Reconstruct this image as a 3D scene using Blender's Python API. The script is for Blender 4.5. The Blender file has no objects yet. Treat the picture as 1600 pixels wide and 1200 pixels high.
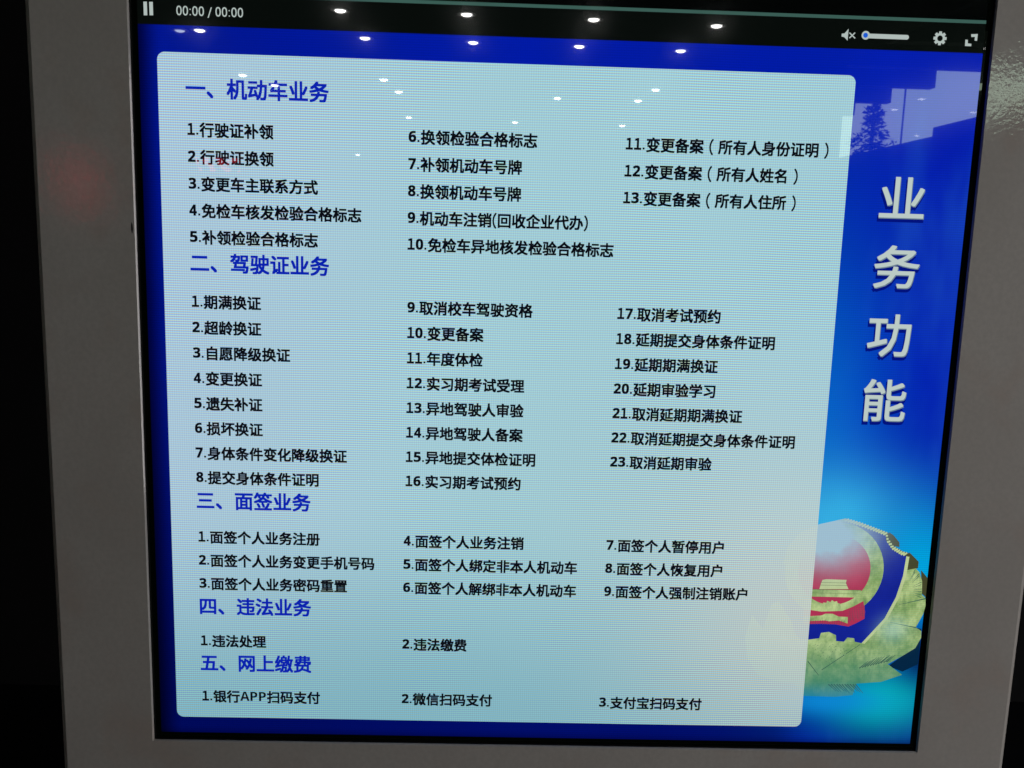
import bpy, bmesh, math, random
from mathutils import Vector
S = bpy.context.scene
COL = S.collection
R = math.radians

# ------------------------------------------------------------------ camera, world, exposure
cam = bpy.data.objects.new('camera', bpy.data.cameras.new('camera'))
COL.objects.link(cam)
cam.data.sensor_width = 36.0
cam.data.lens = 32.23
cam.data.clip_start = 0.02
cam.data.clip_end = 500
cam.location = (0.24128, -0.68399, 1.14753)
cam.rotation_euler = (R(80.9080), R(-1.6795), R(-1.1640))
S.camera = cam
world = bpy.data.worlds.new('World')
S.world = world
world.use_nodes = True
world.node_tree.nodes['Background'].inputs[0].default_value = (0.9, 0.95, 1, 1)
world.node_tree.nodes['Background'].inputs[1].default_value = 0.002
S.view_settings.view_transform = 'Standard'
S.view_settings.look = 'None'
S.view_settings.exposure = 0
S.view_settings.gamma = 1
S.render.engine = 'CYCLES'
S.cycles.max_bounces = 8
S.cycles.sample_clamp_indirect = 4.0
# added fill lamp low at the kiosk's right, out of the picture, brightening its frame
la = bpy.data.lights.new('fill_light', 'AREA')
la.shape = 'RECTANGLE'; la.size = 0.8; la.size_y = 1.4
la.energy = 14.0
la.color = (1.0, 0.955, 0.925)
lo = bpy.data.objects.new('fill_light', la)
lo.location = (2.35, -1.0, 0.95)
lo.rotation_euler = (R(90), 0, R(60))
COL.objects.link(lo)

# ------------------------------------------------------------------ helpers
W = 0.5            # metres per unit of screen coordinate (u to the right, v downwards)
Z0 = 1.27          # height of v = 0 above the floor

def lin(c):
    out = []
    for x in c:
        x = x / 255.0
        out.append(x / 12.92 if x <= 0.04045 else ((x + 0.055) / 1.055) ** 2.4)
    return out

def tag(o, label=None, cat=None, group=None, kind=None):
    if label: o['label'] = label
    if cat: o['category'] = cat
    if group: o['group'] = group
    if kind: o['kind'] = kind
    return o

def empty(name, loc):
    o = bpy.data.objects.new(name, None)
    o.location = loc
    o.empty_display_size = 0.1
    COL.objects.link(o)
    return o

def obj(name, bm, mats, parent=None, loc=(0, 0, 0), smooth=False):
    me = bpy.data.meshes.new(name)
    bm.to_mesh(me); bm.free()
    for m in (mats if isinstance(mats, (list, tuple)) else [mats]):
        me.materials.append(m)
    if smooth:
        for p in me.polygons: p.use_smooth = True
    o = bpy.data.objects.new(name, me)
    o.location = loc
    o.parent = parent
    COL.objects.link(o)
    return o

def add_box(bm, x0, x1, y0, y1, z0, z1):
    v = [bm.verts.new(p) for p in ((x0,y0,z0),(x1,y0,z0),(x1,y1,z0),(x0,y1,z0),(x0,y0,z1),(x1,y0,z1),(x1,y1,z1),(x0,y1,z1))]
    for f in ((0,3,2,1),(4,5,6,7),(0,1,5,4),(1,2,6,5),(2,3,7,6),(3,0,4,7)):
        bm.faces.new([v[i] for i in f])

def box(*a):
    bm = bmesh.new(); add_box(bm, *a); return bm

def add_poly(bm, pts, y, mi=0):
    f = bm.faces.new([bm.verts.new((u * W, y, -v * W)) for u, v in pts])
    f.normal_update()
    if f.normal.y > 0: f.normal_flip()
    f.material_index = mi
    if len(pts) > 4:
        for g in bmesh.ops.triangulate(bm, faces=[f])['faces']: g.material_index = mi

def flat(pts, y):
    bm = bmesh.new(); add_poly(bm, pts, y); return bm

def rrect(u0, v0, u1, v1, r, n=8):
    pts = []
    for cx, cy, a0 in ((u1 - r, v0 + r, -90), (u1 - r, v1 - r, 0), (u0 + r, v1 - r, 90), (u0 + r, v0 + r, 180)):
        for i in range(n + 1):
            a = R(a0 + 90 * i / n)
            pts.append((cx + r * math.cos(a), cy + r * math.sin(a)))
    return pts

def disc(cu, cv, r, n=24):
    return [(cu + r * math.cos(2 * math.pi * i / n), cv + r * math.sin(2 * math.pi * i / n)) for i in range(n)]

# ------------------------------------------------------------------ node expressions
class E:
    """a float socket (or number) with arithmetic"""
    def __init__(s, nt, sock): s.nt, s.k = nt, sock
    def _m(s, op, *args):
        n = s.nt.nodes.new('ShaderNodeMath'); n.operation = op
        for i, a in enumerate((s,) + args):
            if isinstance(a, E): s.nt.links.new(a.k, n.inputs[i])
            else: n.inputs[i].default_value = a
        return E(s.nt, n.outputs[0])
    def __add__(s, o): return s._m('ADD', o)
    def __sub__(s, o): return s._m('SUBTRACT', o)
    def __mul__(s, o): return s._m('MULTIPLY', o)
    __radd__ = __add__; __rmul__ = __mul__
    def __truediv__(s, o): return s._m('DIVIDE', o)
    def neg(s): return s * -1.0
    def exp(s): return E(s.nt, _const(s.nt, math.e))._m('POWER', s)
    def sin(s): return s._m('SINE')
    def step(s, a, b):
        n = s.nt.nodes.new('ShaderNodeMapRange'); n.interpolation_type = 'SMOOTHSTEP'
        s.nt.links.new(s.k, n.inputs[0])
        n.inputs[1].default_value = a; n.inputs[2].default_value = b
        n.inputs[3].default_value = 0; n.inputs[4].default_value = 1
        return E(s.nt, n.outputs[0])
def _const(nt, x):
    n = nt.nodes.new('ShaderNodeValue'); n.outputs[0].default_value = x
    return n.outputs[0]

def uv(nt):
    tc = nt.nodes.new('ShaderNodeTexCoord')
    sp = nt.nodes.new('ShaderNodeSeparateXYZ')
    nt.links.new(tc.outputs['Object'], sp.inputs[0])
    return E(nt, sp.outputs[0]) * (1 / W), E(nt, sp.outputs[2]) * (-1 / W), tc

def noise(nt, tc, scale, detail=3, rough=0.55, stretch=None):
    n = nt.nodes.new('ShaderNodeTexNoise')
    n.inputs['Scale'].default_value = scale
    n.inputs['Detail'].default_value = detail
    n.inputs['Roughness'].default_value = rough
    if stretch:
        mp = nt.nodes.new('ShaderNodeMapping'); mp.inputs['Scale'].default_value = stretch
        nt.links.new(tc.outputs['Object'], mp.inputs[0]); nt.links.new(mp.outputs[0], n.inputs['Vector'])
    else:
        nt.links.new(tc.outputs['Object'], n.inputs['Vector'])
    return E(nt, n.outputs['Fac'])

def blob(u, v, u0, v0, su, sv):
    a = (u - u0) * (1 / su); b = (v - v0) * (1 / sv)
    return ((a * a + b * b).neg()).exp()

def mixrgb(nt, fac, a, b):
    """linear mix; a, b colour sockets or 3-tuples"""
    n = nt.nodes.new('ShaderNodeMix'); n.data_type = 'RGBA'; n.clamp_factor = True
    if isinstance(fac, E): nt.links.new(fac.k, n.inputs[0])
    else: n.inputs[0].default_value = fac
    for i, c in ((6, a), (7, b)):
        if isinstance(c, (tuple, list)): n.inputs[i].default_value = (*c[:3], 1)
        else: nt.links.new(c, n.inputs[i])
    return n.outputs[2]

def scale_rgb(nt, col, r, g, b):
    c = nt.nodes.new('ShaderNodeCombineColor')
    for i, e in enumerate((r, g, b)):
        if isinstance(e, E): nt.links.new(e.k, c.inputs[i])
        else: c.inputs[i].default_value = e
    n = nt.nodes.new('ShaderNodeMix'); n.data_type = 'RGBA'; n.blend_type = 'MULTIPLY'; n.inputs[0].default_value = 1
    if isinstance(col, (tuple, list)): n.inputs[6].default_value = (*col[:3], 1)
    else: nt.links.new(col, n.inputs[6])
    nt.links.new(c.outputs[0], n.inputs[7])
    return n.outputs[2]

def new_mat(name):
    m = bpy.data.materials.new(name); m.use_nodes = True
    return m, m.node_tree, m.node_tree.nodes['Principled BSDF']

def lcd_rows(nt, u, v, tc, amp):
    """visible rows and columns of the display's picture elements, their strength drifting over the screen"""
    wob = noise(nt, tc, 5.0, 1)
    drift = noise(nt, tc, 9.0, 2)
    amp_v = drift.step(0.36, 0.62) * (amp * 0.9) + amp * 0.45
    ph = v * (2 * math.pi / 0.00352) + u * 9.0 + wob * 11.0
    cols = (u * (2 * math.pi / 0.0033) + wob * 7.0).sin() * (amp * 0.30)
    out = []
    for k in (0.0, 1.2, 2.5):
        out.append((ph + k).sin() * amp_v + cols + 1.0)
    return out

def lcd(name, colour, rows=0.0, build=None, clear=0.0):
    """a lit area of the display under its cover glass: emission plus the glass's own sharp reflection"""
    m, nt, b = new_mat(name)
    b.inputs['Base Color'].default_value = (0, 0, 0, 1)
    b.inputs['Roughness'].default_value = 0.012
    b.inputs['IOR'].default_value = 1.5
    b.inputs['Coat Weight'].default_value = 0.16
    b.inputs['Coat Roughness'].default_value = 0.085
    b.inputs['Emission Strength'].default_value = 1.0
    c = lin(colour)
    if build or rows:
        u, v, tc = uv(nt)
        sock = build(nt, u, v, tc, c) if build else c
        if rows:
            sock = scale_rgb(nt, sock, *lcd_rows(nt, u, v, tc, rows))
        if isinstance(sock, (tuple, list)): b.inputs['Emission Color'].default_value = (*sock[:3], 1)
        else: nt.links.new(sock, b.inputs['Emission Color'])
    else:
        b.inputs['Emission Color'].default_value = (*c, 1)
    if clear:
        tr = nt.nodes.new('ShaderNodeBsdfTransparent'); mx = nt.nodes.new('ShaderNodeMixShader')
        mx.inputs[0].default_value = clear
        nt.links.new(b.outputs[0], mx.inputs[1]); nt.links.new(tr.outputs[0], mx.inputs[2])
        nt.links.new(mx.outputs[0], nt.nodes['Material Output'].inputs[0])
    return m

def plain(name, colour, rough=0.6, metal=0.0, spot=0.0, spot_scale=6.0, bump=0.0, bump_scale=300.0, spec=0.5):
    m, nt, b = new_mat(name)
    b.inputs['Roughness'].default_value = rough
    b.inputs['Metallic'].default_value = metal
    b.inputs['Specular IOR Level'].default_value = spec
    b.inputs['Base Color'].default_value = (*colour, 1)
    tc = nt.nodes.new('ShaderNodeTexCoord')
    if spot:
        n = noise(nt, tc, spot_scale, 6, 0.6)
        nt.links.new(mixrgb(nt, n.step(0.3, 0.7), [x * (1 - spot) for x in colour], [min(1, x * (1 + spot)) for x in colour]), b.inputs['Base Color'])
    if bump:
        n = noise(nt, tc, bump_scale, 3, 0.5)
        bp = nt.nodes.new('ShaderNodeBump'); bp.inputs['Strength'].default_value = bump; bp.inputs['Distance'].default_value = 0.001
        nt.links.new(n.k, bp.inputs['Height']); nt.links.new(bp.outputs[0], b.inputs['Normal'])
    return m

def glow(name, colour, strength):
    m, nt, b = new_mat(name)
    b.inputs['Base Color'].default_value = (0.6, 0.6, 0.6, 1)
    b.inputs['Emission Color'].default_value = (*colour, 1)
    b.inputs['Emission Strength'].default_value = strength
    return m

# ------------------------------------------------------------------ hall: only its reflection is seen
M_floor = plain('floor_tile', (0.008, 0.008, 0.012), 0.5, spot=0.2)
M_wall = plain('dark_wall', (0.004, 0.004, 0.006), 0.9, spot=0.2)
M_ceil = plain('dark_ceiling', (0.035, 0.035, 0.035), 0.9, spot=0.1)
tag(obj('floor', box(-9, 3.8, -26, 1.5, -0.1, 0), M_floor), kind='structure')
tag(obj('wall', box(-9, 3.8, 1.5, 1.6, 0, 3.0), M_wall), kind='structure')
tag(obj('ceiling', box(-9, 3.8, -26, 1.6, 3.0, 3.1), M_ceil), kind='structure')
bm = bmesh.new()
add_box(bm, 3.8, 3.95, -4.6, 1.6, -0.1, 3.1)
add_box(bm, 3.8, 3.95, -6.95, -4.6, -0.1, 2.13)
add_box(bm, 3.8, 3.95, -9.4, -6.95, -0.1, 2.06)
add_box(bm, 3.8, 3.95, -26, -9.4, -0.1, 3.1)
tag(obj('wall', bm, M_wall), kind='structure')
tag(obj('wall', box(-9.15, -9.0, -26, 1.6, -0.1, 3.1), M_wall), kind='structure')
tag(obj('wall', box(-9, 3.8, -26.15, -26, -0.1, 3.1), M_wall), kind='structure')
# clerestory glass, lets the sky in and mirrors the lamps at a slant
mg, nt, b = new_mat('clear_glass')
lw = nt.nodes.new('ShaderNodeLayerWeight'); lw.inputs['Blend'].default_value = 0.5
fr = E(nt, lw.outputs['Facing'])._m('POWER', 5.0) * 0.96 + 0.04
gl = nt.nodes.new('ShaderNodeBsdfGlossy'); gl.inputs['Roughness'].default_value = 0.0
tr = nt.nodes.new('ShaderNodeBsdfTransparent'); tr.inputs[0].default_value = (0.86, 0.96, 0.88, 1)
mx = nt.nodes.new('ShaderNodeMixShader')
nt.links.new(fr.k, mx.inputs[0]); nt.links.new(tr.outputs[0], mx.inputs[1]); nt.links.new(gl.outputs[0], mx.inputs[2])
nt.links.new(mx.outputs[0], nt.nodes['Material Output'].inputs[0])
bm = bmesh.new()
vs = [bm.verts.new(p) for p in ((3.86, -9.4, 2.06), (3.86, -4.6, 2.06), (3.86, -4.6, 3.0), (3.86, -9.4, 3.0))]
bm.faces.new(vs)
tag(obj('clerestory_window', bm, mg), 'high strip of window glass mirrored at the upper right of the kiosk screen', 'window')

# outdoors
M_dark = plain('dark_paint', (0.05, 0.06, 0.075), 0.6)
M_concrete = plain('concrete', (0.28, 0.28, 0.27), 0.85, spot=0.15)
can = empty('entrance_canopy', (4.0, -12, 0))
tag(can, 'dark entrance canopy with cross beams, mirrored above the sky at the screen edge', 'canopy')
for y in (-9.05, -10.4 - .002, -11.72, -13.08, -14.45, -15.8):
    bm = box(0.0, 2.0, y + 12 - 0.16, y + 12, 3.25, 3.50)
    obj('beam', bm, M_dark, can)
obj('canopy_roof', box(0.0, 1.9, -5.0, 8.0, 3.50, 3.62), M_dark, can)
obj('side_roof', box(1.902, 4.4, 1.45, 8.0, 3.25, 5.4), M_dark, can)
obj('fascia', box(1.80, 1.9, -5.0, 8.0, 3.622, 5.4), M_dark, can)
def sky_mat():
    m, nt, b = new_mat('pale_sky')
    nt.nodes.remove(b)
    em = nt.nodes.new('ShaderNodeEmission')
    em.inputs['Strength'].default_value = 5.0
    tc = nt.nodes.new('ShaderNodeTexCoord')
    n = noise(nt, tc, 0.06, 4)
    nt.links.new(mixrgb(nt, n.step(0.3, 0.7), (0.82, 1.0, 0.82), (0.92, 1.0, 0.86)), em.inputs[0])
    nt.links.new(em.outputs[0], nt.nodes['Material Output'].inputs[0])
    return m
bm = bmesh.new()
vs = [bm.verts.new(p) for p in ((34, -110, -0.5), (34, 6, -0.5), (34, 6, 45), (34, -110, 45))]
bm.faces.new(vs)
tag(obj('sky', bm, sky_mat()), kind='structure')
tag(obj('pavement', box(3.95, 34, -110, 6, -0.2, -0.1), M_concrete), kind='structure')
# a pine and a lamp mast outside
M_bark = plain('bark', (0.05, 0.035, 0.025), 0.9)
M_leaf = plain('pine_needles', (0.035, 0.06, 0.05), 0.8)
tree = empty('pine_tree', (14.0, -33.6, -0.1))
tag(tree, 'dark pine tree mirrored in the screen against the bright sky', 'tree')
bm = bmesh.new()
bmesh.ops.create_cone(bm, cap_ends=True, segments=10, radius1=0.2, radius2=0.05, depth=6.0)
bmesh.ops.translate(bm, verts=bm.verts, vec=(0, 0, 3.0))
obj('trunk', bm, M_bark, tree)
rnd = random.Random(4)
bm = bmesh.new()
for k in range(1100):
    h = rnd.random() ** 0.8
    rad = (1 - h) * 3.1 + 0.2
    a = rnd.random() * 6.283
    tier = 0.75 + 0.25 * math.sin(h * 34)
    rr = rad * tier * math.sqrt(rnd.random())
    c = Vector((rr * math.cos(a), rr * math.sin(a), 1.2 + h * 5.2 - rr * 0.16))
    s = 0.07 + 0.13 * rnd.random()
    d1 = Vector((rnd.uniform(-1, 1), rnd.uniform(-1, 1), rnd.uniform(-.5, .5))) * s * 1.6
    d2 = Vector((rnd.uniform(-1, 1), rnd.uniform(-1, 1), rnd.uniform(-.6, .6))) * s
    bm.faces.new([bm.verts.new(c - d1), bm.verts.new(c + d2), bm.verts.new(c + d1)])
obj('crown', bm, M_leaf, tree)
bm = bmesh.new()
bmesh.ops.create_cone(bm, cap_ends=True, segments=8, radius1=0.035, radius2=0.03, depth=9)
tag(obj('lamp_mast', bm, M_dark, None, (14.0, -31.1, 4.4)), 'thin grey lamp mast mirrored in the screen to the right of the pine', 'mast')

# ceiling lamps
M_lamp = glow('lamp_lens', (1.0, 0.98, 0.93), 80.0)
M_lamp_dim = glow('dim_lamp_lens', (0.8, 0.9, 1.0), 12.0)
M_rim = plain('lamp_rim', (0.5, 0.5, 0.5), 0.4)
bm = bmesh.new()
bmesh.ops.create_uvsphere(bm, u_segments=20, v_segments=10, radius=0.046)
bmesh.ops.delete(bm, geom=[v for v in bm.verts if v.co.z > 0.001], context='VERTS')
for v in bm.verts: v.co.z *= 0.42
lens_me = bpy.data.meshes.new('lens'); bm.to_mesh(lens_me); bm.free(); lens_me.materials.append(M_lamp)
bm = bmesh.new()
ri = [(0.056, 0.0), (0.056, -0.006), (0.082, -0.006), (0.082, 0.0)]
rings = [[bm.verts.new((r * math.cos(a * math.pi / 12), r * math.sin(a * math.pi / 12), z)) for a in range(24)] for r, z in ri]
for q in range(3):
    for a in range(24):
        bm.faces.new((rings[q][a], rings[q][(a + 1) % 24], rings[q + 1][(a + 1) % 24], rings[q + 1][a]))
rim_me = bpy.data.meshes.new('rim'); bm.to_mesh(rim_me); bm.free(); rim_me.materials.append(M_rim)
LAMPS = [
 (-1.10, -7.50, 'whose glint lies right of the time readout on the black control bar'),
 (-0.03, -7.48, 'second of four whose glints lie along the black control bar'),
 (1.05, -7.50, 'third of four whose glints lie along the black control bar'),
 (2.12, -7.57, 'whose glint lies left of the speaker icon on the control bar'),
 (-2.59, -8.49, 'whose bright glint lies on blue just under the time readout'),
 (-1.04, -8.58, 'whose glint is second from the left on the blue strip above the panel'),
 (0.00, -8.61, 'whose glint is in the middle of the blue strip above the panel'),
 (1.03, -8.62, 'whose glint is fourth along the blue strip above the panel'),
 (2.03, -8.66, 'whose glint is rightmost along the blue strip above the panel'),
 (-2.85, -10.98, 'whose glint lies just above the first blue heading'),
 (-1.14, -10.96, 'whose glint is the higher of two right of the first blue heading'),
 (-2.63, -11.69, 'whose glint falls on the first blue heading'),
 (-1.05, -11.89, 'whose glint is the lower of two right of the first blue heading'),
 (2.20, -11.03, 'whose glint is the highest of three above the third column'),
 (2.13, -11.97, 'whose glint is the middle of three above the third column'),
 (-1.16, -14.53, 'whose glint lies just above entry 6 of the second column'),
 (2.30, -14.70, 'whose glint lies just above entry 11 of the third column'),
 (-3.06, -22.00, 'whose tiny glint lies between the first and second columns'),
 (1.05, -11.98, 'whose glint shows in the mirrored window beside the right frame'),
 (0.55, -14.73, 'whose glint shows low in the mirrored window above the big banner'),
]
for i, (x, y, t) in enumerate(LAMPS + [(-2.79, -8.53, 'dim')]):
    if t == 'dim':
        t = 'the dim one whose faint glint lies left of the bright one on blue'
    r = empty('ceiling_lamp', (x, y, 3.0))
    tag(r, 'round white ceiling lamp ' + t if len(t.split()) < 13 else 'ceiling lamp ' + t, 'ceiling lamp', 'round ceiling lamps mirrored in the screen')
    for nm, me in (('lens', lens_me), ('rim', rim_me)):
        c = bpy.data.objects.new(nm, me.copy() if (t.startswith('the dim') and nm == 'lens') else me)
        COL.objects.link(c); c.parent = r
        if t.startswith('the dim') and nm == 'lens': c.data.materials[0] = M_lamp_dim

# red message boards across the hall
def red_led(name, power):
    mr, nt, b = new_mat(name)
    b.inputs['Base Color'].default_value = (0.01, 0.01, 0.01, 1)
    tc = nt.nodes.new('ShaderNodeTexCoord')
    n = noise(nt, tc, 14.0, 2, 0.6)
    nt.links.new(mixrgb(nt, n.step(0.5, 0.58), (0, 0, 0), (1, 0.03, 0.05)), b.inputs['Emission Color'])
    b.inputs['Emission Strength'].default_value = power
    return mr
tag(obj('message_board', box(-2.90, -2.45, -9.3, -9.25, 1.74, 1.88), red_led('red_led_dots', 4.5)), 'narrow red lit message board, mirrored as red flecks on entry 2 of the first list', 'message board')
tag(obj('message_board', box(-4.25, -3.85, -9.1, -9.05, 1.3, 1.85), red_led('red_led_rows', 4.6)), 'tall red lit message board, mirrored as a red smear on the left frame', 'message board')

# ------------------------------------------------------------------ kiosk
kiosk = empty('service_kiosk', (0, 0, 0))
tag(kiosk, 'grey self-service kiosk whose large lit screen lists services in Chinese under a black player bar', 'kiosk')
D = 0.004
mf, nt, b = new_mat('powder_coated_steel')
tc = nt.nodes.new('ShaderNodeTexCoord')
n1 = noise(nt, tc, 7.0, 5, 0.6)
n2 = noise(nt, tc, 260.0, 3, 0.6)
c1 = mixrgb(nt, n1.step(0.3, 0.72), (0.60, 0.575, 0.55), (0.68, 0.66, 0.635))
n3 = noise(nt, tc, 16.0, 3, 0.6)
c1 = mixrgb(nt, n3.step(0.5, 0.75) * 0.5, c1, (0.60, 0.50, 0.45))
nt.links.new(mixrgb(nt, n2.step(0.3, 0.7) * 0.35, c1, (0.50, 0.49, 0.47)), b.inputs['Base Color'])
b.inputs['Roughness'].default_value = 0.055
peel = noise(nt, tc, 330.0, 2, 0.5)
bp = nt.nodes.new('ShaderNodeBump'); bp.inputs['Strength'].default_value = 0.15; bp.inputs['Distance'].default_value = 0.0004
nt.links.new(peel.k, bp.inputs['Height']); nt.links.new(bp.outputs[0], b.inputs['Normal'])
M_frame = mf
M_body = plain('dark_steel', (0.02, 0.02, 0.022), 0.5)
M_gasket = plain('black_rubber', (0.006, 0.006, 0.006), 0.7, spec=0.2)
M_bezel = lcd('bezel_glass', (1, 2, 1))
M_chip = plain('chipped_paint', (0.01, 0.01, 0.01), 0.8)

OU0, OU1, OV0, OV1 = -0.0360, 1.1903, -1.14, 1.0503     # opening, on the frame's front plane
FU0, FU1, FV0, FV1 = -0.1811, 1.3370, -1.27, 2.40       # outline of the frame
bm = bmesh.new()
c = 0.0009
loops = []
def loop(u0, u1, v0, v1, y):
    return [bm.verts.new(p) for p in ((u0*W, y, -v1*W), (u1*W, y, -v1*W), (u1*W, y, -v0*W), (u0*W, y, -v0*W))]
k = c / W
e = 0.004 / W
loops = [loop(FU0, FU1, FV0, FV1, 0.03), loop(FU0, FU1, FV0, FV1, -D + 0.004), loop(FU0 + e*.3, FU1 - e*.3, FV0 + e*.3, FV1 - e*.3, -D + 0.0012),
         loop(FU0 + e, FU1 - e, FV0 + e, FV1 - e, -D),
         loop(OU0 - k, OU1 + k, OV0 - k, OV1 + k, -D), loop(OU0, OU1, OV0, OV1, -D + c), loop(OU0, OU1, OV0, OV1, -D + 0.0018)]
for a, b2 in zip(loops, loops[1:]):
    for i in range(4):
        bm.faces.new((a[i], a[(i + 1) % 4], b2[(i + 1) % 4], b2[i]))
bmesh.ops.recalc_face_normals(bm, faces=bm.faces)
obj('front_frame', bm, M_frame, kiosk, (0, 0, Z0))
# black rubber seal between frame and glass
bm = bmesh.new()
loops = [loop(OU0, OU1, OV0, OV1, -D + 0.0019), loop(OU0 + .0014, OU1 - .0014, OV0 + .0014, OV1 - .0014, -D + 0.0022), loop(OU0 + .0014, OU1 - .0014, OV0 + .0014, OV1 - .0014, 0.0)]
for a, b2 in zip(loops, loops[1:]):
    for i in range(4):
        bm.faces.new((a[i], a[(i + 1) % 4], b2[(i + 1) % 4], b2[i]))
bmesh.ops.recalc_face_normals(bm, faces=bm.faces)
obj('seal', bm, M_gasket, kiosk, (0, 0, Z0))
obj('cabinet', box(FU0*W + .004, FU1*W - .004, 0.031, 0.17, Z0 - FV1*W + .002, Z0 - FV0*W - .004), M_body, kiosk)
obj('plinth', box(FU0*W - .03, FU1*W + .03, -0.10, 0.25, 0.0, Z0 - FV1*W), M_body, kiosk)
bm = bmesh.new()
pts = [(-.0419 + dx, .2476 + dv) for dx, dv in ((0, -.0085), (.0016, -.005), (.002, .001), (.0012, .0065), (.0002, .0085), (-.0008, .003), (-.0007, -.004))]
add_poly(bm, pts, -D - 0.00005)
obj('chip', bm, M_chip, kiosk, (0, 0, Z0))

AU0, AU1, AV0, AV1 = -0.0262, 1.1820, -1.107, 1.0400    # lit area of the display
bm = bmesh.new()
a = loop(-.0375, 1.1925, -1.15, 1.053, 0.0003)
b2 = loop(AU0, AU1, AV0, AV1, 0.0)
for i in range(4): bm.faces.new((a[i], a[(i + 1) % 4], b2[(i + 1) % 4], b2[i]))
bmesh.ops.recalc_face_normals(bm, faces=bm.faces)
for f in bm.faces:
    if f.normal.y > 0: f.normal_flip()
obj('bezel', bm, M_bezel, kiosk, (0, 0, Z0))

screen = obj('screen', flat([(AU0, AV0), (AU1, AV0), (AU1, AV1), (AU0, AV1)], 0.0), lcd('unlit_video', (2, 3, 3)), kiosk, (0, 0, Z0))
def on_screen(name, bm, mats, label=None):
    o = obj(name, bm, mats, screen)
    if label: o['label'] = label
    return o
LAYER = 0.00012

# wallpaper of the video: deep blue, cyan light round the crest
def wallpaper(nt, u, v, tc, c):
    n = noise(nt, tc, 7.0, 4, 0.55)
    base = mixrgb(nt, v.step(0.15, 1.02), lin((1, 26, 164)), lin((0, 12, 102)))
    base = mixrgb(nt, u.step(0.95, 1.06), base, lin((3, 28, 172)))
    base = mixrgb(nt, u.step(0.92, 1.12) * v.step(0.86, 1.03), base, lin((2, 26, 128)))
    base = mixrgb(nt, blob(u, v, 0.98, 0.55, 0.10, 0.27) * 0.62, base, lin((6, 120, 214)))
    base = mixrgb(nt, blob(u, v, 1.03, 0.67, 0.11, 0.085) * (n * 0.5 + 0.72), base, lin((52, 170, 222)))
    base = mixrgb(nt, blob(u, v, 1.17, 0.745, 0.085, 0.10) * 0.95, base, lin((0, 165, 222)))
    base = mixrgb(nt, blob(u, v, 1.13, 0.965, 0.085, 0.050), base, lin((6, 172, 178)))
    base = mixrgb(nt, blob(u, v, 1.04, 0.968, 0.10, 0.024) * 0.85, base, lin((12, 136, 214)))
    base = mixrgb(nt, blob(u, v, 1.185, 0.89, 0.035, 0.045) * 0.85, base, lin((2, 22, 62)))
    st = noise(nt, tc, 9.0, 4, 0.6, (1.0, 1.0, 0.35))
    base = mixrgb(nt, st.step(0.52, 0.74) * u.step(0.97, 1.05) * 0.30, base, lin((40, 104, 206)))
    edge = u.step(-0.030, 0.010) * 0.86 + 0.14  # off-angle falloff and bezel shade of the display, painted in at left and bottom
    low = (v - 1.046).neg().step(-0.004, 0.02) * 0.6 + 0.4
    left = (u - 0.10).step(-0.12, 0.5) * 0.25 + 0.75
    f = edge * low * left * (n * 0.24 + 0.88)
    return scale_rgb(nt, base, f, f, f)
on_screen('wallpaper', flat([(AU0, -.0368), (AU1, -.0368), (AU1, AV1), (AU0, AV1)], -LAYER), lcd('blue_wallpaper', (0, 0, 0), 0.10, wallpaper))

on_screen('control_bar', flat([(AU0, -.0775), (AU1, -.0775), (AU1, -.0368), (AU0, -.0368)], -LAYER), lcd('player_bar', (7, 11, 9)))
on_screen('progress_line', flat([(AU0, -.0822), (AU1, -.0822), (AU1, -.0775), (AU0, -.0775)], -LAYER), lcd('player_line', (58, 92, 84)))

# ---- crest
def gold(nt, u, v, tc, c):
    n = noise(nt, tc, 34.0, 6, 0.7)
    m = noise(nt, tc, 120.0, 3, 0.6, (1.6, 1, 0.7))
    col = mixrgb(nt, n.step(0.32, 0.70), lin((112, 148, 82)), lin((190, 210, 146)))
    col = mixrgb(nt, m.step(0.46, 0.70) * 0.45, col, lin((84, 120, 78)))
    col = mixrgb(nt, v.step(0.84, 0.95) * 0.75, col, lin((40, 128, 110)))
    return fade(nt, u, v, col, tc)
def fade(nt, u, v, col, tc):
    n = noise(nt, tc, 45.0, 4, 0.65)
    col = mixrgb(nt, blob(u, v, 1.018, 0.692, 0.066, 0.046) * (n * 1.3 + 0.72), col, lin((158, 190, 208)))
    col = mixrgb(nt, v.step(0.930, 0.972) * 0.85, col, lin((10, 130, 170)))
    col = mixrgb(nt, blob(u, v, 1.135, 0.845, 0.024, 0.022) * 0.5, col, lin((138, 186, 184)))
    return col
def tone(c0):
    def f(nt, u, v, tc, c):
        n = noise(nt, tc, 50.0, 4, 0.6)
        return fade(nt, u, v, mixrgb(nt, n.step(0.3, 0.7) * 0.4, lin(c0), [x * 0.6 for x in lin(c0)]), tc)
    return f
EM = [lcd('crest_gold', (0, 0, 0), 0.06, gold), lcd('crest_blue', (0, 0, 0), 0.06, tone((20, 36, 150))),
      lcd('crest_red', (0, 0, 0), 0.06, tone((178, 52, 86))), lcd('crest_brown', (0, 0, 0), 0.05, tone((70, 72, 44))),
      lcd('crest_shade', (0, 0, 0), 0.05, tone((4, 38, 68))), lcd('crest_pale', (0, 0, 0), 0.05, tone((190, 206, 150))),
      lcd('crest_fringe', (0, 0, 0), 0.05, tone((120, 70, 84))), lcd('crest_groove', (0, 0, 0), 0.05, tone((58, 96, 84)))]
PAUSE_A = [ (-.0171, -.0667), (-.0123, -.0669), (-.0122, -.0486), (-.0171, -.0485) ]
PAUSE_B = [ (-.0091, -.0667), (-.0040, -.0669), (-.0040, -.0489), (-.0090, -.0488) ]
SPK = [ (.9745, -.0570), (.9785, -.0575), (.9839, -.0641), (.9837, -.0478), (.9784, -.0525), (.9745, -.0531) ]
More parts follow.
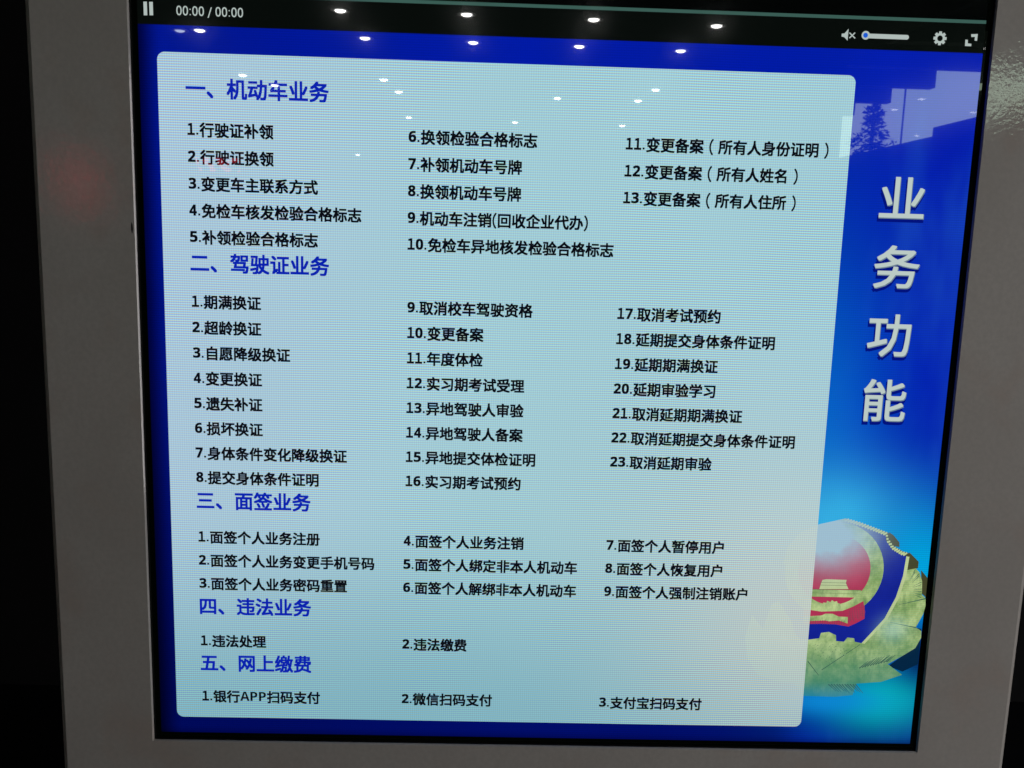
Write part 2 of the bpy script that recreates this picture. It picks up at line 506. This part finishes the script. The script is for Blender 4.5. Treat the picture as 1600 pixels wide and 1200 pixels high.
CROSS = [ (.9855, -.0587), (.9943, -.0513), (.9936, -.0590), (.9861, -.0514) ]
FSA = [ (1.1618, -.0625), (1.1714, -.0632), (1.1713, -.0537), (1.1677, -.0540), (1.1677, -.0591), (1.1625, -.0587) ]
FSB = [ (1.1542, -.0549), (1.1579, -.0547), (1.1583, -.0498), (1.1636, -.0494), (1.1636, -.0461), (1.1546, -.0461) ]
EM_BLUE = [ (.9549, .7384), (.9584, .7124), (.9760, .6890), (1.0027, .6755), (1.0435, .6660), (1.0661, .6707), (1.0891, .6787), (1.1093, .6860), (1.1116, .6960), (1.1212, .7087), (1.1360, .7171), (1.1468, .7212), (1.1439, .7546), (1.1355, .7899), (1.1211, .8256), (1.0881, .8678), (1.0628, .8863), (1.0089, .8873), (.9778, .8522), (.9628, .8053) ]
EM_ROPE = [ (1.0432, .6623), (1.0659, .6684), (1.0889, .6764), (1.1096, .6831), (1.1148, .6853), (1.1164, .6959), (1.1237, .7058), (1.1376, .7136), (1.1491, .7168), (1.1491, .7226), (1.1354, .7194), (1.1205, .7105), (1.1104, .6975), (1.1090, .6889), (1.0893, .6807), (1.0663, .6727), (1.0436, .6669) ]
EM_ROPE_L = [ (1.0432, .6623), (1.0024, .6727), (.9744, .6862), (.9555, .7110), (.9507, .7385), (.9564, .7398), (.9608, .7146), (.9776, .6913), (1.0034, .6772), (1.0436, .6669) ]
EM_SIDE_A = [ (1.1135, .6830), (1.1212, .6880), (1.1315, .6993), (1.1325, .7070), (1.1237, .7058), (1.1164, .6959) ]
EM_SIDE_B = [ (1.1490, .7153), (1.1653, .7303), (1.1653, .7411), (1.1485, .7446), (1.1492, .7284) ]
EM_SIDE_C = [ (1.1704, .7439), (1.1821, .7567), (1.1825, .7889), (1.1755, .7832) ]
EM_SIDE_D = [ (1.1706, .8394), (1.1808, .8422), (1.1815, .8600), (1.1569, .8874), (1.1381, .8998), (1.1573, .9205), (1.1812, .9020), (1.1808, .8422) ]
EM_WREATH = [ (1.1448, .7212), (1.1494, .7255), (1.1485, .7443), (1.1617, .7414), (1.1686, .7483), (1.1740, .7627), (1.1759, .7847), (1.1824, .7904), (1.1835, .8036), (1.1811, .8169), (1.1715, .8394), (1.1812, .8457), (1.1818, .8570), (1.1741, .8745), (1.1568, .8868), (1.1273, .9060), (1.0995, .9141), (1.0539, .9150), (1.0225, .9147), (1.0104, .9053), (1.0380, .8957), (1.0867, .8679), (1.1197, .8256), (1.1346, .7899), (1.1425, .7547) ]
EM_LOWER = [ (.9872, .8639), (1.0013, .8636), (1.0181, .8609), (1.0201, .8519), (1.0327, .8499), (1.0445, .8553), (1.0456, .8651), (1.0582, .8660), (1.0632, .8588), (1.0741, .8598), (1.0757, .8657), (1.0867, .8679), (1.0605, .8923), (1.0253, .9140), (1.0085, .9173), (.9906, .9072) ]
EM_LOWER_L = [ (.9376, .8058), (.9484, .7997), (.9642, .8229), (.9930, .8667), (.9906, .9072), (1.0005, .9070), (1.0220, .9255), (1.0128, .9354), (.9988, .9387), (.9749, .9240), (.9555, .8944), (.9378, .8471) ]
EM_FOLIAGE = [ (1.0211, .9147), (1.0995, .9141), (1.1327, .9029), (1.1573, .9205), (1.1241, .9333), (1.0844, .9370), (1.0804, .9568), (1.0521, .9604), (1.0005, .9598), (.9846, .9389), (1.0069, .9325), (1.0220, .9255) ]
EM_GATE_ROOF = [ (1.0150, .7632), (1.0210, .7619), (1.0533, .7624), (1.0524, .7677), (1.0575, .7775), (1.0112, .7785), (1.0132, .7685) ]
EM_GATE_BASE = [ (.9945, .7794), (1.0770, .7788), (1.0794, .7811), (1.0699, .7913), (.9954, .7911) ]
EM_GEAR = [ (.9874, .7960), (1.0010, .7971), (1.0164, .8071), (1.0194, .8029), (1.0187, .8006), (1.0243, .8010), (1.0252, .7975), (1.0304, .7997), (1.0330, .7965), (1.0371, .7990), (1.0409, .7978), (1.0424, .8013), (1.0452, .8012), (1.0449, .8047), (1.0555, .8033), (1.0716, .7942), (1.0787, .7911), (1.0829, .7945), (1.0643, .8076), (1.0507, .8129), (1.0366, .8126), (1.0294, .8109), (1.0169, .8130), (1.0084, .8126), (.9881, .8047) ]
EM_DRAPE = [ (.9887, .8121), (1.0171, .8159), (1.0508, .8140), (1.0671, .8066), (1.0831, .7969), (1.0873, .8145), (1.0875, .8263), (1.0752, .8339), (1.0630, .8401), (1.0415, .8367), (1.0188, .8360), (.9907, .8377) ]
EM_SASH = [ (.9897, .8247), (1.0177, .8224), (1.0245, .8193), (1.0357, .8191), (1.0460, .8236), (1.0607, .8239), (1.0611, .8351), (1.0466, .8301), (1.0312, .8319), (1.0240, .8305), (.9903, .8327) ]
EM_WREATH_L = [ (.8993, .8597), (.9080, .8241), (.9266, .8473), (.9376, .8058), (.9484, .7997), (.9642, .8229), (.9930, .8667), (.9906, .9072), (.9988, .9387), (.9587, .9364), (.9237, .9250), (.9046, .8954) ]
EM_LOBES = [ (1.1821, .7904), (1.1400, .8016), (1.1715, .8394), (1.1287, .8313) ]
EM_FAN0 = [ (1.1462, .7780), (1.1617, .7414), (1.1686, .7483), (1.1740, .7627), (1.1757, .7744), (1.1759, .7847) ]
EM_VA = [ (1.0862, .9098), (1.0975, .8931), (1.1288, .8982), (1.1400, .8815) ]
EM_VB = [ (1.0387, .9379), (1.0531, .9552), (1.0824, .9371), (1.0968, .9544) ]
EM_C = [ (1.0324, .7469), (1.0897, .7456), (1.0375, .8067), (1.1107, .7452) ]
bm = bmesh.new()
L = 0.00001
y = -2 * LAYER
def ep(pts, mi, up=True):
    global y
    y -= L
    add_poly(bm, pts, y, mi)
ep(EM_SIDE_C, 3); ep(EM_SIDE_B, 3); ep(EM_SIDE_A, 3)
ep([(1.1706, .8394), (1.1808, .8422), (1.1812, .9020), (1.1573, .9150), (1.1330, .9060), (1.1568, .8868), (1.1741, .8745)], 4)
ep([(1.0, .90), (1.04, .90), (1.04, .94), (1.0, .94)], 0); ep(EM_FOLIAGE, 0); ep(EM_WREATH_L, 0); ep(EM_LOWER_L, 0); ep(EM_BLUE, 1); ep(EM_WREATH, 0); ep(EM_LOWER, 0)
def stroke(p, q, w0, w1, mi):
    dx, dv = q[0] - p[0], q[1] - p[1]; l = math.hypot(dx, dv); nx, nv = -dv / l, dx / l
    ep([(p[0] + nx * w0, p[1] + nv * w0), (q[0] + nx * w1, q[1] + nv * w1), (q[0] - nx * w1, q[1] - nv * w1), (p[0] - nx * w0, p[1] - nv * w0)], mi)
# thin pale inner edge of the wreath
ed = [(1.1448, .7212), (1.1425, .7547), (1.1346, .7899), (1.1197, .8256), (1.0867, .8679)]
ep(ed + [(a + .0050, b + .001) for a, b in reversed(ed)], 5)
ep(EM_ROPE_L, 0); ep(EM_ROPE, 3)
rope = [(1.0434, .6646), (1.0661, .6706), (1.0891, .6786), (1.1100, .6862), (1.1130, .6965), (1.1221, .7082), (1.1365, .7165), (1.1485, .7196)]
pts = []
for (a0, b0), (a1, b1) in zip(rope, rope[1:]):
    n = max(2, round(math.hypot(a1 - a0, b1 - b0) / .0046))
    pts += [(a0 + (a1 - a0) * i / n, b0 + (b1 - b0) * i / n) for i in range(n)]
for p, q in zip(pts, pts[1:]):      # strands of the rope
    stroke((p[0] - .0012, p[1] + .0026), (q[0] + .0006, q[1] - .0026), .0016, .0014, 5)
cu, cvv = 1.0324, .7469
ep(disc(cu, cvv, .0782, 48), 0)
ep(disc(cu, cvv, .0573, 48), 2)
ep(EM_DRAPE, 2); ep(EM_SASH, 0); ep(EM_GEAR, 0); ep(EM_GATE_BASE, 0); ep(EM_GATE_ROOF, 5)
for va, vb, ua, ub in ((.7672, .7677, 1.012, 1.054), (.7716, .7721, 1.012, 1.055), (.7786, .7792, .995, 1.078), (.7848, .7852, .995, 1.076)):
    ep([(ua, va), (ub, va), (ub, vb), (ua, vb)], 3)
rnd = random.Random(9)
for i in range(10):          # fringe of the drape
    a0 = 1.062 + i * .0026
    stroke((a0, .8120 - i * .0015), (a0 + .0008, .8330 - i * .0013 + rnd.uniform(-.003, .003)), .0002, .0005, 6)
for i in range(16):
    a0 = .998 + i * .0038
    stroke((a0, .8290 + rnd.uniform(0, .003)), (a0, .8370), .0003, .0005, 6)
# grooves between the leaves, fluted edges
stroke(EM_LOBES[0], EM_LOBES[1], .0009, .0002, 7); stroke(EM_LOBES[2], EM_LOBES[3], .0009, .0002, 7)
for p in EM_FAN0[1:]:
    c0 = EM_FAN0[0]
    for t in (0, .5):
        q = (p[0] - .0008, p[1] + t * .009)
        if q[0] < 1.180: stroke((c0[0] + (q[0] - c0[0]) * .5, c0[1] + (q[1] - c0[1]) * .5), (c0[0] + (q[0] - c0[0]) * .97, c0[1] + (q[1] - c0[1]) * .97), .0001, .0005, 7)
for i in range(11):
    a0, b0 = EM_VA[0][0] + (EM_VA[2][0] - EM_VA[0][0]) * i / 10, EM_VA[0][1] + (EM_VA[2][1] - EM_VA[0][1]) * i / 10
    stroke((a0, b0), (a0 + .0135, b0 - .0135 + rnd.uniform(-.002, .002)), .0009, .0003, 7)
for i in range(11):
    a0, b0 = EM_VB[0][0] + (EM_VB[2][0] - EM_VB[0][0]) * i / 10, EM_VB[0][1] + (EM_VB[2][1] - EM_VB[0][1]) * i / 10
    stroke((a0, b0), (a0 + .0135, b0 + .0135 + rnd.uniform(-.002, .002)), .0009, .0004, 7)
stroke((1.0254, .9138), (1.0836, .8695), .0006, .0004, 7)
stroke((1.0020, .8990), (1.0215, .9230), .0007, .0004, 7)
# rosettes
for px, pv, r in ((1.022, .886, .006), (1.040, .876, .007), (1.058, .882, .006), (1.036, .896, .006), (1.012, .874, .005)):
    for j in range(6):
        a = j * 1.047
        ep(disc(px + r * .62 * math.cos(a), pv + r * .55 * math.sin(a), r * .42, 10), 0)
        stroke((px + r * .2 * math.cos(a + .5), pv + r * .2 * math.sin(a + .5)), (px + r * math.cos(a + .5), pv + r * math.sin(a + .5)), .0001, .0004, 7)
on_screen('crest', bm, EM, 'gold, red and blue police crest showing the city gate, half under the pale panel')

# ---- pale text panel, slightly see-through where it lies over the crest
PY_ = -8 * LAYER
def panel(nt, u, v, tc, c):
    n = noise(nt, tc, 4.0, 3, 0.5)
    base = mixrgb(nt, u.step(-0.05, 0.55), lin((174, 204, 221)), lin((166, 209, 216)))
    base = mixrgb(nt, v.step(0.62, 1.02), base, lin((134, 184, 196)))
    base = mixrgb(nt, blob(u, v, 1.02, 0.80, 0.26, 0.26) * 0.85, base, lin((202, 206, 196)))
    base = mixrgb(nt, blob(u, v, 0.90, 0.55, 0.30, 0.25) * 0.25, base, lin((170, 205, 215)))
    f = n * 0.10 + 0.95
    return scale_rgb(nt, base, f, f, f)
on_screen('text_panel', flat(rrect(0, 0, 1, 1.0126, .0108), PY_), lcd('pale_panel', (0, 0, 0), 0.24, panel, clear=0.07))

# ------------------------------------------------------------------ lettering
DG = bpy.context.evaluated_depsgraph_get
_cache = {}
BOLD = {c: chr(0x1D7EC + i) for i, c in enumerate('0123456789')}
BOLD.update({'A': chr(0x1D5D4), 'P': chr(0x1D5E3), '1': '\uff11'})
def glyph(ch):
    """(verts, faces, x0, x1, z0, z1) of one character at an em of 1"""
    if ch in _cache: return _cache[ch]
    cu_ = bpy.data.curves.new('glyph', 'FONT'); cu_.body = ch; cu_.size = 1.0; cu_.resolution_u = 3
    o = bpy.data.objects.new('glyph', cu_); COL.objects.link(o)
    me = bpy.data.meshes.new_from_object(o.evaluated_get(DG()))
    vs = [(v.co.x, v.co.y) for v in me.vertices]
    fs = [tuple(p.vertices) for p in me.polygons]
    bpy.data.objects.remove(o); bpy.data.curves.remove(cu_); bpy.data.meshes.remove(me)
    xs = [p[0] for p in vs]; zs = [p[1] for p in vs]
    _cache[ch] = (vs, fs, min(xs), max(xs), min(zs), max(zs))
    return _cache[ch]

def put(bm, ch, fx, fz, y, shifts):
    """add a character; fx, fz map glyph coordinates to (u, v); shifts thicken the stroke"""
    vs, fs = glyph(ch)[:2]
    for i, (dx, dz) in enumerate(shifts):
        nv = [bm.verts.new(((fx(a) + dx) * W, y - i * 0.000004, -(fz(b) + dz) * W)) for a, b in vs]
        for f in fs:
            try: fc = bm.faces.new([nv[j] for j in f])
            except ValueError: continue
            fc.normal_update()
            if fc.normal.y > 0: fc.normal_flip()

def fat(d, n=4):
    return [(d, d), (-d, -d), (d, -d), (-d, d)][:n]

TY = -9 * LAYER
def line(text, u0, vbase, em, d, cjk_drop=0.055):
    bm = bmesh.new()
    x = 0.0
    first = True
    for ch in text:
        if ch.isdigit():
            g = BOLD[ch]; _, _, x0, x1, z0, z1 = glyph(g)
            adv, wid, hgt = 0.575, (0.43 if ch == '1' else 0.49), 0.72
            if first: x = -0.04
            cx = x + adv / 2
            fx = lambda a, cx=cx, x0=x0, x1=x1, wid=wid: u0 + em * (cx + ((a - x0) / (x1 - x0) - .5) * wid)
            fz = lambda b, z0=z0, z1=z1, hgt=hgt: vbase - em * hgt * (b - z0) / (z1 - z0)
            sh = [(s[0] * .8, s[1] * .8) for s in fat(d * em)] if ch == '1' else fat(d * em * .55)
            if ch == '1': sh = fat(d * em * 1.2)
            put(bm, g, fx, fz, TY, sh)
        elif ch == '.':
            adv = 0.275
            r = em * 0.068
            add_poly(bm, rrect(u0 + em * (x + .125) - r, vbase - 2 * r, u0 + em * (x + .125) + r, vbase, r * .35, 3), TY)
        elif ch in 'AP':
            g = BOLD[ch]; _, _, x0, x1, z0, z1 = glyph(g)
            adv = 0.71 if ch == 'A' else 0.64
            wid = 0.70 if ch == 'A' else 0.52
            fx = lambda a, x=x, x0=x0, x1=x1, wid=wid, adv=adv: u0 + em * (x + adv / 2 + ((a - x0) / (x1 - x0) - .5) * wid)
            fz = lambda b, z0=z0, z1=z1: vbase - em * .73 * (b - z0) / (z1 - z0)
            put(bm, g, fx, fz, TY, [(0, 0)])
        elif ch in '()（）':
            g = '（' if ch in '(（' else '）'
            _, _, x0, x1, z0, z1 = glyph(g)
            adv = 0.36 if ch in '()' else 1.0
            cx = x + adv * (.5 if ch in '()' else .52)
            fx = lambda a, cx=cx, x0=x0, x1=x1: u0 + em * (cx + (a - (x0 + x1) / 2) * .95)
            fz = lambda b, z0=z0, z1=z1: vbase + em * (.22 - (b - z0) / (z1 - z0) * 1.06)
            put(bm, g, fx, fz, TY, fat(d * em * .7))
        else:
            adv = 1.0
            fx = lambda a, x=x: u0 + em * (x + a)
            fz = lambda b: vbase - em * ((b - .38) * 1.02 + .38 - cjk_drop)
            put(bm, ch, fx, fz, TY, fat(d * em))
        x += adv
        first = False
    return bm

M_ink = lcd('black_letters', (9, 11, 20))
M_head = lcd('blue_letters', (8, 34, 174))
for text, v in (('一、机动车业务', .0600), ('二、驾驶证业务', .3072), ('三、面签业务', .6678), ('四、违法业务', .8382), ('五、网上缴费', .9322)):
    on_screen('heading', line(text, .0385, v - .0016, .0292, .026, 0.03), M_head)
U1, U2, U3 = .0402, .3572, .6717
EM_T = .02115
def column(u, v0, pitch, items):
    for i, t in enumerate(items):
        on_screen('list_entry', line(t, u, v0 + pitch * i, EM_T, .030), M_ink)
column(U1, .1127, .0381, ('1.行驶证补领', '2.行驶证换领', '3.变更车主联系方式', '4.免检车核发检验合格标志', '5.补领检验合格标志'))
column(U2, .1131, .0384, ('6.换领检验合格标志', '7.补领机动车号牌', '8.换领机动车号牌', '9.机动车注销(回收企业代办)', '10.免检车异地核发检验合格标志'))
column(U3, .1134, .0384, ('11.变更备案（所有人身份证明）', '12.变更备案（所有人姓名）', '13.变更备案（所有人住所）'))
column(U1, .3595, .0382, ('1.期满换证', '2.超龄换证', '3.自愿降级换证', '4.变更换证', '5.遗失补证', '6.损坏换证', '7.身体条件变化降级换证', '8.提交身体条件证明'))
column(U2 + .001, .3595, .0380, ('9.取消校车驾驶资格', '10.变更备案', '11.年度体检', '12.实习期考试受理', '13.异地驾驶人审验', '14.异地驾驶人备案', '15.异地提交体检证明', '16.实习期考试预约'))
column(U3 - .0005, .3602, .0379, ('17.取消考试预约', '18.延期提交身体条件证明', '19.延期期满换证', '20.延期审验学习', '21.取消延期期满换证', '22.取消延期提交身体条件证明', '23.取消延期审验'))
column(U1 + .0008, .7212, .03757, ('1.面签个人业务注册', '2.面签个人业务变更手机号码', '3.面签个人业务密码重置'))
column(U2 - .0007, .7209, .0379, ('4.面签个人业务注销', '5.面签个人绑定非本人机动车', '6.面签个人解绑非本人机动车'))
column(U3 - .0004, .7208, .0378, ('7.面签个人暂停用户', '8.面签个人恢复用户', '9.面签个人强制注销账户'))
column(U1 + .0005, .8908, .038, ('1.违法处理',))
column(U2 - .001, .8905, .038, ('2.违法缴费',))
column(U1 + .0005, .9838, .038, ('1.银行APP扫码支付',))
column(U2 - .001, .9830, .038, ('2.微信扫码支付',))
column(U3, .9832, .038, ('3.支付宝扫码支付',))

# ---- big silver characters down the banner, with their raised edge
M_silver = lcd('silver_letters', (187, 202, 197))
M_edge = lcd('silver_letter_edge', (112, 134, 148))
M_shadow = lcd('letter_backing', (2, 18, 124))
for ch, (u0, u1, v0, v1) in (('业', (1.0514, 1.1181, .1412, .2003)), ('务', (1.0516, 1.1199, .2406, .3039)), ('功', (1.0514, 1.1165, .3429, .4069)), ('能', (1.0533, 1.1192, .4420, .5066))):
    _, _, x0, x1, z0, z1 = glyph(ch)
    bm = bmesh.new()
    d = .0007
    fx = lambda a: u0 + d + (u1 - u0 - 2 * d) * (a - x0) / (x1 - x0)
    fz = lambda b: v1 - d - (v1 - v0 - 2 * d) * (b - z0) / (z1 - z0)
    put(bm, ch, lambda a: fx(a) - .001, lambda b: fz(b) + .0045, TY + .00012, fat(.0022))
    n0 = len(bm.faces)
    put(bm, ch, lambda a: fx(a) + .0004, lambda b: fz(b) + .0007, TY + .00006, fat(d * 1.6))
    n1 = len(bm.faces)
    put(bm, ch, lambda a: fx(a) - .0003, lambda b: fz(b) - .0004, TY, fat(d))
    bm.faces.ensure_lookup_table()
    for i, f in enumerate(bm.faces): f.material_index = 0 if i < n0 else 1 if i < n1 else 2
    on_screen('banner_character', bm, [M_shadow, M_edge, M_silver])

# ---- player controls
M_icon = lcd('icon_grey', (176, 188, 184))
M_knob = lcd('knob_blue', (24, 92, 214))
IY = -3 * LAYER
bm = bmesh.new(); add_poly(bm, PAUSE_A, IY); add_poly(bm, PAUSE_B, IY); on_screen('pause_icon', bm, M_icon)
bm = bmesh.new(); add_poly(bm, SPK, IY)
for a, b2 in ((CROSS[0], CROSS[1]), (CROSS[2], CROSS[3])):
    dx, dv = b2[0] - a[0], b2[1] - a[1]; l = math.hypot(dx, dv); nx, nv = -dv / l * .0008, dx / l * .0008
    IY -= .00001
    add_poly(bm, [(a[0] + nx, a[1] + nv), (b2[0] + nx, b2[1] + nv), (b2[0] - nx, b2[1] - nv), (a[0] - nx, a[1] - nv)], IY)
on_screen('mute_icon', bm, M_icon)
bm = bmesh.new()
add_poly(bm, rrect(1.0110, -.0584, 1.0720, -.0520, .0031), IY)
add_poly(bm, disc(1.0093, -.0560, .0060), IY - .00001)
sl = on_screen('volume_slider', bm, M_icon)
bm = bmesh.new(); add_poly(bm, disc(1.0090, -.0560, .0034), IY - .00002)
me_k = sl.data; me_k.materials.append(M_knob)
bm2 = bmesh.new(); bm2.from_mesh(me_k)
add_poly(bm2, disc(1.0090, -.0560, .0034), IY - .00003, 1)
bm2.to_mesh(me_k); bm2.free(); bm.free()
bm = bmesh.new()
gc = (1.1172, -.0554)
outer = []
for i in range(8):
    a = i * math.pi / 4
    for da, r in ((-.30, .0072), (-.21, .0097), (.21, .0097), (.30, .0072)):
        outer.append((gc[0] + r * math.cos(a + da), gc[1] + r * math.sin(a + da)))
inner = [(gc[0] + .0040 * math.cos(math.atan2(p[1] - gc[1], p[0] - gc[0])), gc[1] + .0040 * math.sin(math.atan2(p[1] - gc[1], p[0] - gc[0]))) for p in outer]
for i in range(len(outer)):
    j = (i + 1) % len(outer)
    add_poly(bm, [outer[i], outer[j], inner[j], inner[i]], IY)
on_screen('settings_icon', bm, M_icon)
bm = bmesh.new(); add_poly(bm, FSA, IY); add_poly(bm, FSB, IY); on_screen('fullscreen_icon', bm, M_icon)
# time readout
bm = bmesh.new()
cells = '00:00 / 00:00'
adv = {'0': 1.0, ':': .50, ' ': .42, '/': .80}
tot = sum(adv[c_] for c_ in cells)
x = 0.0
TU0, TU1, TV0, TV1 = .0278, .1226, -.0629, -.0503
for c_ in cells:
    w_ = adv[c_] / tot * (TU1 - TU0)
    a0 = TU0 + x
    if c_ == '0':
        g = '\uff10'; _, _, x0, x1, z0, z1 = glyph(g)
        put(bm, g, lambda a: a0 + w_ * (.10 + .80 * (a - x0) / (x1 - x0)), lambda b: TV1 - (TV1 - TV0) * (b - z0) / (z1 - z0), IY, fat(.00022))
    elif c_ == ':':
        for q in (TV0 + .0042, TV1 - .0012):
            add_poly(bm, disc(a0 + w_ / 2, q, .0009, 10), IY)
    elif c_ == '/':
        add_poly(bm, [(a0 + w_ * .05, TV1 + .0022), (a0 + w_ * .27, TV1 + .0022), (a0 + w_ * .95, TV0 + .0006), (a0 + w_ * .73, TV0 + .0006)], IY)
    x += w_
on_screen('time_readout', bm, M_icon)
